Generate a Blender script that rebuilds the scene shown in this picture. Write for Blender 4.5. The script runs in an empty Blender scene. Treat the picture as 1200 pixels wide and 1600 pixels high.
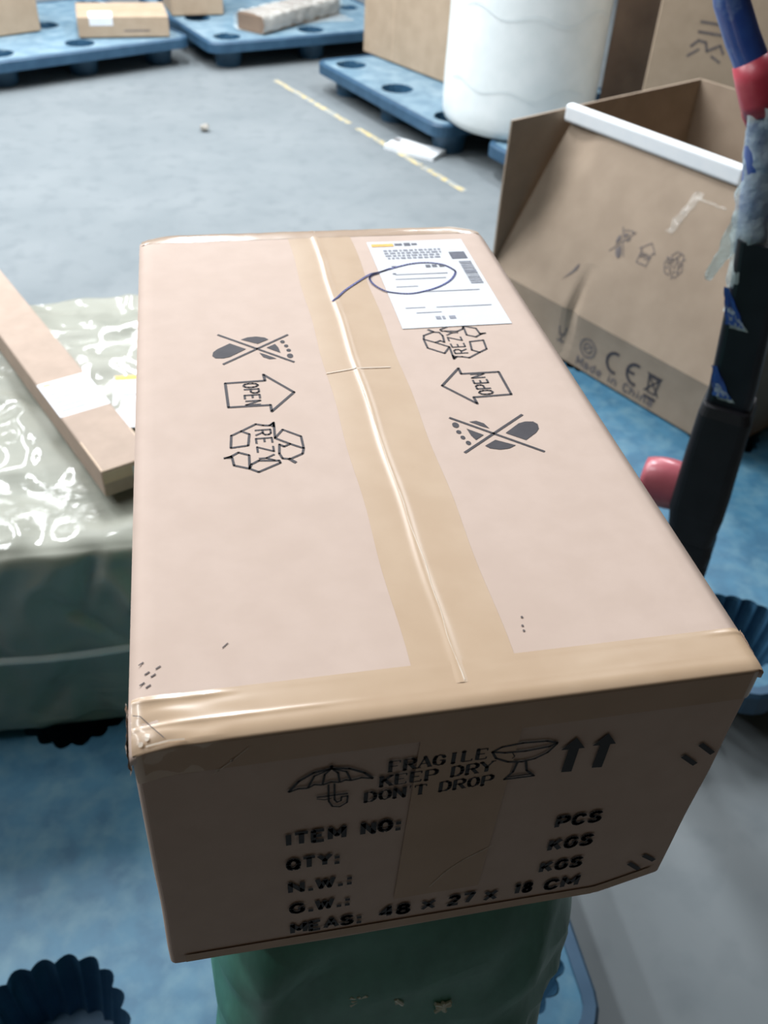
import bpy, bmesh, math, random
from mathutils import Vector, Matrix, noise
random.seed(7)
SC = bpy.context.scene
COL = SC.collection
S = 0.01                      # all builder numbers below are centimetres

# ------------------------------------------------------------------ camera
CAM = (4.3216, -22.1328, 150.0)
R0 = (0.980629, -0.189795, 0.048419)      # right
R1 = (-0.086095, -0.639692, -0.763794)    # down
R2 = (0.175938, 0.744830, -0.643641)      # forward
cam = bpy.data.cameras.new('camera'); co = bpy.data.objects.new('camera', cam); COL.objects.link(co)
co.matrix_world = Matrix(((R0[0], -R1[0], -R2[0], CAM[0]*S), (R0[1], -R1[1], -R2[1], CAM[1]*S),
                          (R0[2], -R1[2], -R2[2], CAM[2]*S), (0, 0, 0, 1)))
cam.sensor_fit = 'HORIZONTAL'; cam.sensor_width = 36.0; cam.lens = 1424.06/1200*36
cam.clip_start = 0.02; cam.clip_end = 100
cam.dof.use_dof = True; cam.dof.focus_distance = 0.47; cam.dof.aperture_fstop = 18
SC.camera = co

# ------------------------------------------------------------------ world, lamps, exposure
SC.view_settings.view_transform = 'Standard'; SC.view_settings.look = 'None'
SC.view_settings.gamma = 1.0; SC.view_settings.use_curve_mapping = False
SC.view_settings.exposure = -0.08
w = bpy.data.worlds.new('hall_air'); SC.world = w; w.use_nodes = True
w.node_tree.nodes['Background'].inputs[0].default_value = (0.80, 0.60, 0.42, 1)
w.node_tree.nodes['Background'].inputs[1].default_value = 0.05

def lamp(x, y, z, sx, sy, power, col=(0.97, 1.0, 1.04), aim=None):
    l = bpy.data.lights.new('ceiling_lamp', 'AREA'); l.shape = 'RECTANGLE'; l.size = sx; l.size_y = sy
    l.energy = power; l.color = col
    o = bpy.data.objects.new('ceiling_lamp', l); COL.objects.link(o); o.location = (x, y, z)
    if aim:
        o.rotation_euler = (Vector(aim)-Vector((x, y, z))).to_track_quat('-Z', 'Y').to_euler()
    return o
for ly, k in ((3.4, 1.0), (5.2, .6), (7.4, .3)):
    for lx, pw in ((-4.0, 85), (-2.7, 75), (-1.35, 85), (0.0, 125), (2.05, 95)):
        lamp(lx, ly, 3.6, 0.22, 1.5, pw*k)
for lx in (-2.7, -1.35):
    lamp(lx, 0.95, 3.6, 0.22, 1.5, 38)

# ------------------------------------------------------------------ materials
def new_mat(name):
    m = bpy.data.materials.new(name); m.use_nodes = True
    return m, m.node_tree, m.node_tree.nodes['Principled BSDF']

def noisy(name, c1, c2, scale=30, rough=0.7, detail=4, bump=0.0, bscale=None, coat=0.0, coat_rough=0.1,
          stretch=(1, 1, 1), lo=0.35, hi=0.65, spec=0.5, c3=None, scale3=3.0, lo3=.5, hi3=.7, bdist=0.002, metallic=0, cbump=False, bmask=None):
    m, nt, b = new_mat(name)
    N = nt.nodes.new; L = nt.links.new
    tc = N('ShaderNodeTexCoord'); mp = N('ShaderNodeMapping'); mp.inputs['Scale'].default_value = stretch
    L(tc.outputs['Object'], mp.inputs[0])
    nz = N('ShaderNodeTexNoise'); nz.inputs['Scale'].default_value = scale; nz.inputs['Detail'].default_value = detail
    L(mp.outputs[0], nz.inputs[0])
    cr = N('ShaderNodeValToRGB'); cr.color_ramp.elements[0].position = lo; cr.color_ramp.elements[1].position = hi
    cr.color_ramp.elements[0].color = (*c1, 1); cr.color_ramp.elements[1].color = (*c2, 1)
    L(nz.outputs['Fac'], cr.inputs[0])
    out = cr.outputs[0]
    if c3:
        n3 = N('ShaderNodeTexNoise'); n3.inputs['Scale'].default_value = scale3; n3.inputs['Detail'].default_value = 6
        L(mp.outputs[0], n3.inputs[0])
        mr = N('ShaderNodeMapRange'); mr.inputs[1].default_value = lo3; mr.inputs[2].default_value = hi3
        L(n3.outputs['Fac'], mr.inputs[0])
        mx = N('ShaderNodeMix'); mx.data_type = 'RGBA'
        L(mr.outputs[0], mx.inputs[0]); L(out, mx.inputs[6]); mx.inputs[7].default_value = (*c3, 1)
        out = mx.outputs[2]
    L(out, b.inputs['Base Color'])
    b.inputs['Roughness'].default_value = rough
    b.inputs['Specular IOR Level'].default_value = spec
    b.inputs['Coat Weight'].default_value = coat; b.inputs['Coat Roughness'].default_value = coat_rough
    b.inputs['Metallic'].default_value = metallic
    if bump:
        nb = N('ShaderNodeTexNoise'); nb.inputs['Scale'].default_value = bscale or scale; nb.inputs['Detail'].default_value = 5
        L(mp.outputs[0], nb.inputs[0])
        bp = N('ShaderNodeBump'); bp.inputs['Strength'].default_value = bump; bp.inputs['Distance'].default_value = bdist
        hgt = nb.outputs['Fac']
        if bmask:
            nm_ = N('ShaderNodeTexNoise'); nm_.inputs['Scale'].default_value = bmask[0]; nm_.inputs['Detail'].default_value = 3
            L(mp.outputs[0], nm_.inputs[0])
            mk_ = N('ShaderNodeMapRange'); mk_.inputs[1].default_value = bmask[1]; mk_.inputs[2].default_value = bmask[2]
            L(nm_.outputs['Fac'], mk_.inputs[0])
            ml = N('ShaderNodeMath'); ml.operation = 'MULTIPLY'; L(hgt, ml.inputs[0]); L(mk_.outputs[0], ml.inputs[1]); hgt = ml.outputs[0]
        L(hgt, bp.inputs['Height'])
        if cbump: L(bp.outputs[0], b.inputs['Coat Normal'])
        L(bp.outputs[0], b.inputs['Normal'])
    return m

def film_mat(name, tint=(.9, .95, .92), alpha=0.35, scale=18, strength=0.8, rough=0.12):
    m, nt, b = new_mat(name)
    N = nt.nodes.new; L = nt.links.new
    b.inputs['Base Color'].default_value = (*tint, 1); b.inputs['Roughness'].default_value = rough
    b.inputs['Alpha'].default_value = alpha; b.inputs['Specular IOR Level'].default_value = 0.8
    tc = N('ShaderNodeTexCoord')
    nz = N('ShaderNodeTexNoise'); nz.inputs['Scale'].default_value = scale; nz.inputs['Detail'].default_value = 5
    L(tc.outputs['Object'], nz.inputs[0])
    bp = N('ShaderNodeBump'); bp.inputs['Strength'].default_value = strength; bp.inputs['Distance'].default_value = 0.01
    L(nz.outputs['Fac'], bp.inputs['Height']); L(bp.outputs[0], b.inputs['Normal'])
    return m

M = {}
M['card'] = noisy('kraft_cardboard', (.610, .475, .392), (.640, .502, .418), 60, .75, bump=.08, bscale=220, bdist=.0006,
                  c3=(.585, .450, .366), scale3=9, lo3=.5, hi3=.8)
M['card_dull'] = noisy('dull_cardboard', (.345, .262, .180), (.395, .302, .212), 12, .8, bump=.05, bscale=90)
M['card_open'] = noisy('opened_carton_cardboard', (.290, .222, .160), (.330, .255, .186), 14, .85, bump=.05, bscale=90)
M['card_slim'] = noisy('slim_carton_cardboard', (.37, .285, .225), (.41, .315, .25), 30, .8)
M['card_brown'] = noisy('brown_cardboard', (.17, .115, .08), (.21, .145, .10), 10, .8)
M['card_edge'] = noisy('cut_cardboard_edge', (.42, .30, .20), (.55, .42, .30), 150, .85)
M['tape'] = noisy('tan_packing_tape', (.565, .405, .265), (.600, .440, .295), 40, .3, bump=.12, bscale=26, bdist=.0008, coat=.25, coat_rough=.06)
M['tape_clear'] = noisy('tape_over_cardboard', (.53, .39, .285), (.57, .43, .32), 30, .25, bump=.15, bscale=30, bdist=.001, coat=.4, coat_rough=.06)
M['tape_front'] = noisy('tape_on_front_face', (.52, .37, .25), (.56, .40, .28), 30, .6)
M['crease'] = noisy('tape_crease_glint', (.60, .48, .35), (.72, .62, .50), 60, .45)  # pale tone paints the glint on the seam crease; tape wrinkles share it
M['ink'] = noisy('dark_ink', (.030, .026, .034), (.045, .040, .048), 120, .7)
M['ink_black'] = noisy('black_ink', (.006, .005, .006), (.012, .010, .011), 120, .6)
M['ink_faint'] = noisy('faded_ink', (.10, .085, .085), (.15, .13, .125), 80, .8)
M['paper'] = noisy('white_label_paper', (.64, .67, .70), (.68, .70, .73), 40, .5)
M['print_grey'] = noisy('grey_label_print', (.20, .22, .28), (.28, .30, .35), 300, .6)
M['print_dark'] = noisy('dark_label_print', (.05, .06, .09), (.09, .10, .14), 200, .6)
M['orange'] = noisy('orange_label_print', (.80, .40, .03), (.88, .50, .06), 100, .5)
M['pen'] = noisy('blue_pen', (.07, .09, .36), (.10, .14, .48), 100, .5)
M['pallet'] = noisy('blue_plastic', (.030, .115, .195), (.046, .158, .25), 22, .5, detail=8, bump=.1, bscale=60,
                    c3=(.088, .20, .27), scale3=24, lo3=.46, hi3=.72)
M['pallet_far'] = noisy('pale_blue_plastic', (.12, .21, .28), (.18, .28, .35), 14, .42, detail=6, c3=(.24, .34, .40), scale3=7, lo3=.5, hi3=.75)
M['pallet_cup'] = noisy('shaded_plastic_foot', (.016, .066, .125), (.028, .09, .16), 20, .5)  # pallet plastic darkened to paint the shade on the feet
M['pallet_side'] = noisy('shaded_plastic_side', (.018, .062, .118), (.03, .085, .15), 16, .5)  # same plastic as the deck, shade of the sides put into the colour
M['concrete'] = noisy('hall_concrete', (.155, .178, .188), (.180, .202, .211), 2.6, .75, detail=8, bump=.06, bscale=40,
                      c3=(.132, .154, .165), scale3=12, lo3=.5, hi3=.85, spec=.2)
M['yellow'] = noisy('worn_yellow_paint', (.46, .36, .15), (.52, .43, .22), 40, .75, c3=(.27, .29, .28), scale3=22, lo3=.42, hi3=.58)
M['wrap'] = noisy('grey_green_wrapping', (.265, .275, .225), (.31, .315, .26), 9, .6, bump=.6, bscale=60, bdist=.006,
                  coat=.8, coat_rough=.07, stretch=(.35, 1.5, 1), cbump=True, bmask=(6.5, .46, .66))
M['sack'] = noisy('green_woven_sack', (.055, .215, .15), (.08, .28, .20), 45, .42, detail=3, bump=.25, bscale=160, bdist=.001,
                  c3=(.15, .38, .28), scale3=9, lo3=.5, hi3=.8, stretch=(1, 1, .5))
M['thread'] = noisy('pale_thread', (.75, .85, .72), (.85, .9, .8), 90, .8)
M['foam'] = noisy('white_foam', (.70, .76, .76), (.76, .81, .81), 12, .55, bump=.1, bscale=18)
M['foam_seam'] = noisy('foam_seam', (.64, .70, .71), (.68, .74, .75), 12, .6)
M['white'] = noisy('white_plastic', (.82, .86, .88), (.86, .89, .90), 30, .5)
M['film'] = film_mat('clear_stretch_film')
M['film_pole'] = film_mat('bunched_stretch_film', (.70, .86, .86), .38, 30, 1.0, .1)
M['film_thin'] = film_mat('thin_clear_tape', (.9, .88, .8), .22, 25, .6, .1)
M['steel_blue'] = noisy('blue_enamel', (.018, .055, .26), (.03, .09, .34), 30, .3, coat=.4, c3=(.12, .2, .4), scale3=40, lo3=.6, hi3=.75)
M['black'] = noisy('black_steel', (.004, .005, .009), (.008, .010, .016), 20, .35)
M['black_dull'] = noisy('black_rubber', (.003, .003, .005), (.006, .006, .009), 30, .6)
M['red_tape'] = noisy('red_tape', (.42, .035, .06), (.55, .08, .11), 30, .35)
M['red'] = noisy('red_plastic', (.40, .085, .11), (.47, .12, .145), 20, .35, coat=.3)
M['wall'] = noisy('painted_hall_wall', (.30, .33, .35), (.34, .37, .39), 3, .85)
M['debris'] = noisy('crumpled_scrap', (.26, .25, .22), (.33, .31, .28), 40, .8)

# ------------------------------------------------------------------ builders
ORG = {}
def root(name, loc, label=None, cat=None, group=None):
    o = bpy.data.objects.new(name, None); COL.objects.link(o)
    o.location = Vector(loc)*S; o.empty_display_size = .05
    ORG[o] = Vector(loc); tag(o, label, cat, group)
    return o
def tag(o, label=None, cat=None, group=None, kind=None):
    if label: o['label'] = label
    if cat: o['category'] = cat
    if group: o['group'] = group
    if kind: o['kind'] = kind
    return o
def mk(name, vf, mat, parent=None, label=None, smooth=False, loc=None):
    """verts in world cm; a child is stored relative to its root"""
    v, f = vf
    if parent is not None: off = ORG[parent]
    else: off = Vector(loc) if loc else Vector((0, 0, 0))
    me = bpy.data.meshes.new(name)
    me.from_pydata([((p[0]-off[0])*S, (p[1]-off[1])*S, (p[2]-off[2])*S) for p in v], [], f)
    me.materials.append(M[mat] if isinstance(mat, str) else mat)
    bm = bmesh.new(); bm.from_mesh(me); bmesh.ops.recalc_face_normals(bm, faces=bm.faces); bm.to_mesh(me); bm.free()
    if smooth: me.shade_smooth()
    o = bpy.data.objects.new(name, me); COL.objects.link(o)
    if parent is not None: o.parent = parent
    else: o.location = off*S
    ORG[o] = off
    if label: o['label'] = label
    return o
def join(*vfs):
    V, F = [], []
    for v, f in vfs:
        k = len(V); V += list(v); F += [tuple(i+k for i in q) for q in f]
    return V, F
def bm_vf(bm):
    bm.verts.index_update()
    r = [tuple(v.co) for v in bm.verts], [tuple(v.index for v in f.verts) for f in bm.faces]
    bm.free(); return r
def box(c, size, rz=0.0, bev=.3, seg=2, tilt=None):
    """bevelled box, centre c (cm)"""
    bm = bmesh.new(); bmesh.ops.create_cube(bm, size=1)
    for v in bm.verts: v.co = Vector((v.co.x*size[0], v.co.y*size[1], v.co.z*size[2]))
    if bev > 0: bmesh.ops.bevel(bm, geom=bm.edges[:], offset=bev, segments=seg, affect='EDGES', profile=.5)
    m = Matrix.Translation(c) @ Matrix.Rotation(rz, 4, 'Z')
    if tilt: m = m @ tilt
    bmesh.ops.transform(bm, matrix=m, verts=bm.verts)
    return bm_vf(bm)
def grid(fn, nu, nv):
    V = [fn(i/nu, j/nv) for i in range(nu+1) for j in range(nv+1)]
    F = [(i*(nv+1)+j, (i+1)*(nv+1)+j, (i+1)*(nv+1)+j+1, i*(nv+1)+j+1) for i in range(nu) for j in range(nv)]
    return V, F
def tube(pts, rad, n=16, cap=True):
    """swept round tube along pts (cm); rad number or list"""
    P = [Vector(p) for p in pts]; V, F = [], []
    up = Vector((0, 0, 1)); t0 = (P[1]-P[0]).normalized()
    a = t0.orthogonal().normalized()
    for i, p in enumerate(P):
        t = (P[min(i+1, len(P)-1)]-P[max(i-1, 0)]).normalized()
        a = (a - t*a.dot(t)).normalized(); b = t.cross(a)
        r = rad[i] if isinstance(rad, (list, tuple)) else rad
        for k in range(n):
            th = 2*math.pi*k/n; V.append(tuple(p + a*(r*math.cos(th)) + b*(r*math.sin(th))))
    for i in range(len(P)-1):
        for k in range(n):
            F.append((i*n+k, i*n+(k+1) % n, (i+1)*n+(k+1) % n, (i+1)*n+k))
    if cap:
        F.append(tuple(range(n))[::-1]); F.append(tuple((len(P)-1)*n+k for k in range(n)))
    return V, F
def loft(rings, cap=True):
    n = len(rings[0]); V = [tuple(p) for r in rings for p in r]; F = []
    for i in range(len(rings)-1):
        for k in range(n): F.append((i*n+k, i*n+(k+1) % n, (i+1)*n+(k+1) % n, (i+1)*n+k))
    if cap: F.append(tuple(range(n))[::-1]); F.append(tuple((len(rings)-1)*n+k for k in range(n)))
    return V, F
def rrect(x0, y0, x1, y1, r, n=5, sub=1):
    P = []
    for cx, cy, a0 in ((x1-r, y0+r, -90), (x1-r, y1-r, 0), (x0+r, y1-r, 90), (x0+r, y0+r, 180)):
        for k in range(n+1):
            a = math.radians(a0+90*k/n); P.append((cx+r*math.cos(a), cy+r*math.sin(a)))
    if sub > 1:
        Q = []
        for i, p in enumerate(P):
            q = P[(i+1) % len(P)]; d = math.dist(p, q); m = max(1, int(d/sub))
            for k in range(m): Q.append((p[0]+(q[0]-p[0])*k/m, p[1]+(q[1]-p[1])*k/m))
        P = Q
    return P

# ------------------------------------------------------------------ flat print: strokes and letters in 2-D
def stroke(pts, wd, closed=False):
    """polyline -> quads with round-ish joins (2-D)"""
    V, F = [], []
    P = list(pts) + ([pts[0]] if closed else [])
    for (x0, y0), (x1, y1) in zip(P, P[1:]):
        l = math.hypot(x1-x0, y1-y0)
        if l < 1e-6: continue
        nx, ny = -(y1-y0)/l*wd/2, (x1-x0)/l*wd/2
        k = len(V); V += [(x0+nx, y0+ny), (x0-nx, y0-ny), (x1-nx, y1-ny), (x1+nx, y1+ny)]; F.append((k, k+1, k+2, k+3))
    js = P if closed else P[1:-1]
    for x, y in js:
        k = len(V); V += [(x+wd/2*math.cos(a*math.pi/4), y+wd/2*math.sin(a*math.pi/4)) for a in range(8)]; F.append(tuple(range(k, k+8)))
    return V, F
def poly(pts): return list(pts), [tuple(range(len(pts)))]
def disc(x, y, rx, ry=None, a0=0, n=14):
    ry = ry or rx; c, s = math.cos(a0), math.sin(a0)
    return poly([(x+rx*math.cos(2*math.pi*k/n)*c-ry*math.sin(2*math.pi*k/n)*s, y+rx*math.cos(2*math.pi*k/n)*s+ry*math.sin(2*math.pi*k/n)*c) for k in range(n)])
def ring(x, y, r, wd, n=20): return stroke([(x+r*math.cos(2*math.pi*k/n), y+r*math.sin(2*math.pi*k/n)) for k in range(n)], wd, True)
O_ = [(.5, 0), (.2, .12), (.08, .35), (.08, .65), (.2, .88), (.5, 1), (.8, .88), (.92, .65), (.92, .35), (.8, .12)]
G = {
 'A': [[(.0, 0), (.5, 1), (1, 0)], [(.2, .36), (.8, .36)]],
 'B': [[(.08, 0), (.08, 1), (.65, 1), (.85, .88), (.85, .64), (.65, .52), (.08, .52)], [(.65, .52), (.92, .4), (.92, .12), (.65, 0), (.08, 0)]],
 'C': [[(.92, .72), (.8, .9), (.5, 1), (.2, .88), (.08, .65), (.08, .35), (.2, .12), (.5, 0), (.8, .1), (.92, .28)]],
 'D': [[(.08, 0), (.08, 1), (.55, 1), (.85, .8), (.92, .5), (.85, .2), (.55, 0), (.08, 0)]],
 'E': [[(.9, 1), (.08, 1), (.08, 0), (.9, 0)], [(.08, .52), (.72, .52)]],
 'F': [[(.9, 1), (.08, 1), (.08, 0)], [(.08, .52), (.72, .52)]],
 'G': [[(.92, .74), (.78, .93), (.5, 1), (.2, .88), (.08, .65), (.08, .35), (.2, .12), (.5, 0), (.8, .08), (.92, .22), (.92, .46), (.56, .46)]],
 'H': [[(.08, 0), (.08, 1)], [(.92, 0), (.92, 1)], [(.08, .5), (.92, .5)]],
 'I': [[(.5, 0), (.5, 1)]],
 'K': [[(.08, 0), (.08, 1)], [(.9, 1), (.1, .42)], [(.38, .62), (.94, 0)]],
 'L': [[(.08, 1), (.08, 0), (.88, 0)]],
 'M': [[(.04, 0), (.04, 1), (.5, .3), (.96, 1), (.96, 0)]],
 'N': [[(.08, 0), (.08, 1), (.92, 0), (.92, 1)]],
 'O': [O_ + [O_[0]]],
 'P': [[(.08, 0), (.08, 1), (.7, 1), (.92, .86), (.92, .6), (.7, .46), (.08, .46)]],
 'Q': [O_ + [O_[0]], [(.6, .25), (.95, -.04)]],
 'R': [[(.08, 0), (.08, 1), (.7, 1), (.92, .86), (.92, .62), (.7, .5), (.08, .5)], [(.5, .5), (.95, 0)]],
 'S': [[(.9, .78), (.75, .95), (.5, 1), (.2, .93), (.1, .75), (.25, .57), (.75, .44), (.92, .26), (.8, .07), (.5, 0), (.2, .06), (.08, .24)]],
 'T': [[(0, 1), (1, 1)], [(.5, 1), (.5, 0)]],
 'W': [[(0, 1), (.24, 0), (.5, .8), (.76, 0), (1, 1)]],
 'X': [[(.04, 0), (.96, 1)], [(.04, 1), (.96, 0)]],
 'Y': [[(0, 1), (.5, .48), (1, 1)], [(.5, .48), (.5, 0)]],
 'Z': [[(.06, 1), (.92, 1), (.06, 0), (.94, 0)]],
 '1': [[(.25, .8), (.55, 1), (.55, 0)]],
 '2': [[(.1, .74), (.25, .94), (.55, 1), (.85, .9), (.88, .66), (.6, .4), (.08, 0), (.92, 0)]],
 '4': [[(.68, 0), (.68, 1), (.04, .3), (.95, .3)]],
 '7': [[(.06, 1), (.92, 1), (.42, 0)]],
 '8': [[(.5, .53), (.2, .64), (.14, .82), (.3, .97), (.5, 1), (.7, .97), (.86, .82), (.8, .64), (.5, .53), (.16, .4), (.08, .2), (.25, .03), (.5, 0), (.75, .03), (.92, .2), (.84, .4), (.5, .53)]],
 'a': [[(.12, .58), (.4, .68), (.75, .62), (.82, .45), (.82, 0)], [(.82, .36), (.3, .36), (.1, .2), (.25, .02), (.6, .02), (.82, .18)]],
 'd': [[(.85, 1), (.85, 0)], [(.85, .5), (.5, .66), (.15, .5), (.12, .2), (.4, .0), (.85, .14)]],
 'e': [[(.1, .34), (.88, .34), (.8, .58), (.5, .68), (.2, .56), (.1, .34), (.2, .08), (.5, 0), (.85, .1)]],
 'h': [[(.1, 1), (.1, 0)], [(.1, .45), (.5, .68), (.85, .5), (.85, 0)]],
 'i': [[(.5, .66), (.5, 0)], [(.5, .84), (.5, .98)]],
 'n': [[(.1, .68), (.1, 0)], [(.1, .45), (.5, .68), (.85, .5), (.85, 0)]],
}
def text2d(s, x0, y0, width, h, sw=.19, gap=.28, serif=False, aw=.72):
    """lettering whose baseline starts at (x0, y0), y up, fitted to width"""
    cw = {}
    def adv(c):
        if c == ' ': return .5
        if c in '.:\'': return .22
        if c == 'I' and not serif: return .22
        if c in 'MW': return 1.15*aw
        if c == 'i': return .3
        return aw
    tot = sum(adv(c) for c in s) + gap*(len(s)-1)
    k = width/(tot*h); x = x0; out = []
    for c in s:
        a = adv(c)*h*k
        if c == '.': out.append(poly([(x, y0), (x+sw*h, y0), (x+sw*h, y0+sw*h), (x, y0+sw*h)]))
        elif c == ':':
            for yy in (.0, .45): out.append(poly([(x, y0+yy*h), (x+sw*h, y0+yy*h), (x+sw*h, y0+(yy+sw)*h), (x, y0+(yy+sw)*h)]))
        elif c == '\'': out.append(poly([(x+a*.2, y0+h*1.0), (x+a*.8, y0+h*1.0), (x+a*.4, y0+h*.68)]))
        elif c != ' ':
            for pl in G[c]:
                pts = [(x+px*a, y0+sw*h*.5+py*h*(1-sw)) for px, py in pl]
                if not serif: out.append(stroke(pts, sw*h))
                else:
                    for p, q in zip(pts, pts[1:]):
                        l = math.dist(p, q) + 1e-9; v = abs(q[1]-p[1])/l
                        wd = h*(.07+(.135 if v > .6 else .03)*v)
                        if c in 'NAYM' and v > .6 and (q[0]-p[0])*(q[1]-p[1]) > .12*h*h*.2: wd = h*.085
                        out.append(stroke([p, q], wd)); out.append(disc(p[0], p[1], wd/2, n=8))
                    for e, f in ((pts[0], pts[1]), (pts[-1], pts[-2])):
                        if c in 'FRAILKPYNTD' and abs(f[1]-e[1]) > .4*h and (e[1] < y0+.2*h or e[1] > y0+.8*h):
                            out.append(stroke([(e[0]-.125*h, e[1]), (e[0]+.125*h, e[1])], .07*h))
                        if c in 'EFTL' and abs(f[0]-e[0]) > .2*h and (e[1] < y0+.2*h or e[1] > y0+.8*h):
                            dy = .16*h if e[1] < y0+.5*h else -.16*h
                            out.append(stroke([e, (e[0], e[1]+dy)], .07*h))
        x += a + gap*h*k
    return join(*out)
def place2d(vf, fn, lift=0.0):
    return [fn(x, y, lift + i*0) for i, (x, y) in enumerate(vf[0])], vf[1]

# the three handling marks, local frame: x = reading direction, y = up (cm, centred)
def foot_mark():
    h = lambda L: poly([(y-18.5, -(x-20.4)) for x, y in L])
    st = lambda a, b: stroke([(a[1]-18.5, -(a[0]-20.4)), (b[1]-18.5, -(b[0]-20.4))], .17)
    return join(h([(20.98, 18.57), (22.03, 19.42), (22.47, 19.56), (22.96, 19.5), (23.14, 19.22), (23.07, 18.77), (22.8, 18.41), (21.96, 17.75)]),
        h([(19.45, 17.5), (20.2, 17.99), (21.22, 17.34), (20.76, 17.09), (20.22, 17.04), (19.67, 17.23)]),
        h([(19.17, 19.94), (19.61, 19.98), (19.99, 19.67), (20.18, 19.12), (19.83, 19.36)]),
        h([(18.84, 19.28), (19.67, 18.54), (19.09, 18.11), (18.92, 18.57)]),
        st((22.54, 20.29), (18.12, 17.0)), st((18.11, 20.49), (22.67, 16.54)),
        disc(1.2, 2.11, .27, .2), disc(.5, 2.1, .18, .15), disc(-.06, 2.0, .18, .14), disc(-.61, 1.82, .2, .15))
def open_mark():
    g = lambda L: [(y-23.85, -(x-20.65)) for x, y in L]
    return join(stroke(g([(18.58, 23.94), (20.1, 25.83), (20.1, 25.15), (22.55, 25.12), (22.58, 22.5), (20.18, 22.45), (20.22, 21.75)]), .17, True),
                text2d('OPEN', -1.2, -.95, 2.4, 1.02, .13, .2))
def recycle_mark():
    g = lambda L: [(18.9-y, x-7.0) for x, y in L]
    wd = .14
    return join(stroke(g([(5.28, 20.22), (5.85, 20.59), (6.29, 20.25), (6.14, 19.18), (5.18, 19.07)]), wd, True),
        stroke(g([(5.85, 20.59), (6.72, 21.19), (7.13, 21.02), (7.49, 20.96), (7.75, 21.23), (7.67, 19.70)]), wd),
        poly(g([(7.45, 20.96), (7.78, 21.3), (7.78, 20.7)])),
        stroke(g([(7.67, 19.70), (8.18, 20.47), (9.13, 19.69), (9.14, 18.55), (8.45, 19.05)]), wd, True),
        stroke(g([(9.14, 18.55), (9.02, 18.06), (8.29, 17.66), (7.89, 17.76), (7.76, 18.22), (7.85, 19.07), (8.09, 18.84), (8.45, 19.05)]), wd),
        stroke(g([(8.21, 17.72), (8.57, 17.28)]), .2),
        stroke(g([(4.74, 18.16), (5.12, 18.26), (5.56, 18.6), (6.12, 18.28), (6.05, 17.07), (5.25, 17.46), (5.18, 18.25)]), wd),
        poly(g([(4.70, 18.12), (5.2, 18.4), (5.22, 18.1)])),
        stroke(g([(6.05, 17.07), (6.51, 16.72), (7.73, 17.39), (7.69, 17.59), (6.6, 17.73), (6.17, 17.44)]), wd, True),
        text2d('REZY', -1.72, -.45, 3.0, 1.0, .12, .3))

# ================================================================== SETTING
FV, FF = grid(lambda u, v: (-900+2000*u, -400+1800*v, 0), 10, 9)
tag(mk('floor', (FV, FF), 'concrete'), 'grey concrete hall floor', kind='structure')
tag(mk('wall_back', box((100, 1402, 250), (2000, 14, 500), bev=0), 'wall'), 'plain grey far wall', kind='structure')
ln = []
LA, LB = Vector((56.4, 536.7)), Vector((122.8, 364.3)); LD = (LB-LA).normalized(); LN = Vector((-LD.y, LD.x))
for t0, t1 in ((0, 84), (92, 128), (130, 150), (152, 185)):
    n = max(3, int((t1-t0)/4)); a = []; b = []
    for i in range(n+1):
        t = t0+(t1-t0)*i/n; p = LA+LD*t
        a.append((p.x+LN.x*(1.6+noise.noise((t*.3, 0, 1))*.7), p.y+LN.y*(1.6+noise.noise((t*.3, 0, 1))*.7), .04))
        b.append((p.x-LN.x*(1.6+noise.noise((t*.3, 5, 1))*.7), p.y-LN.y*(1.6+noise.noise((t*.3, 5, 1))*.7), .04))
    ln.append((a+b, [(i, i+1, n+2+i, n+1+i) for i in range(n)]))
tag(mk('trim_1', join(*ln), 'yellow'), 'worn broken yellow line painted on the concrete', kind='structure')

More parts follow.
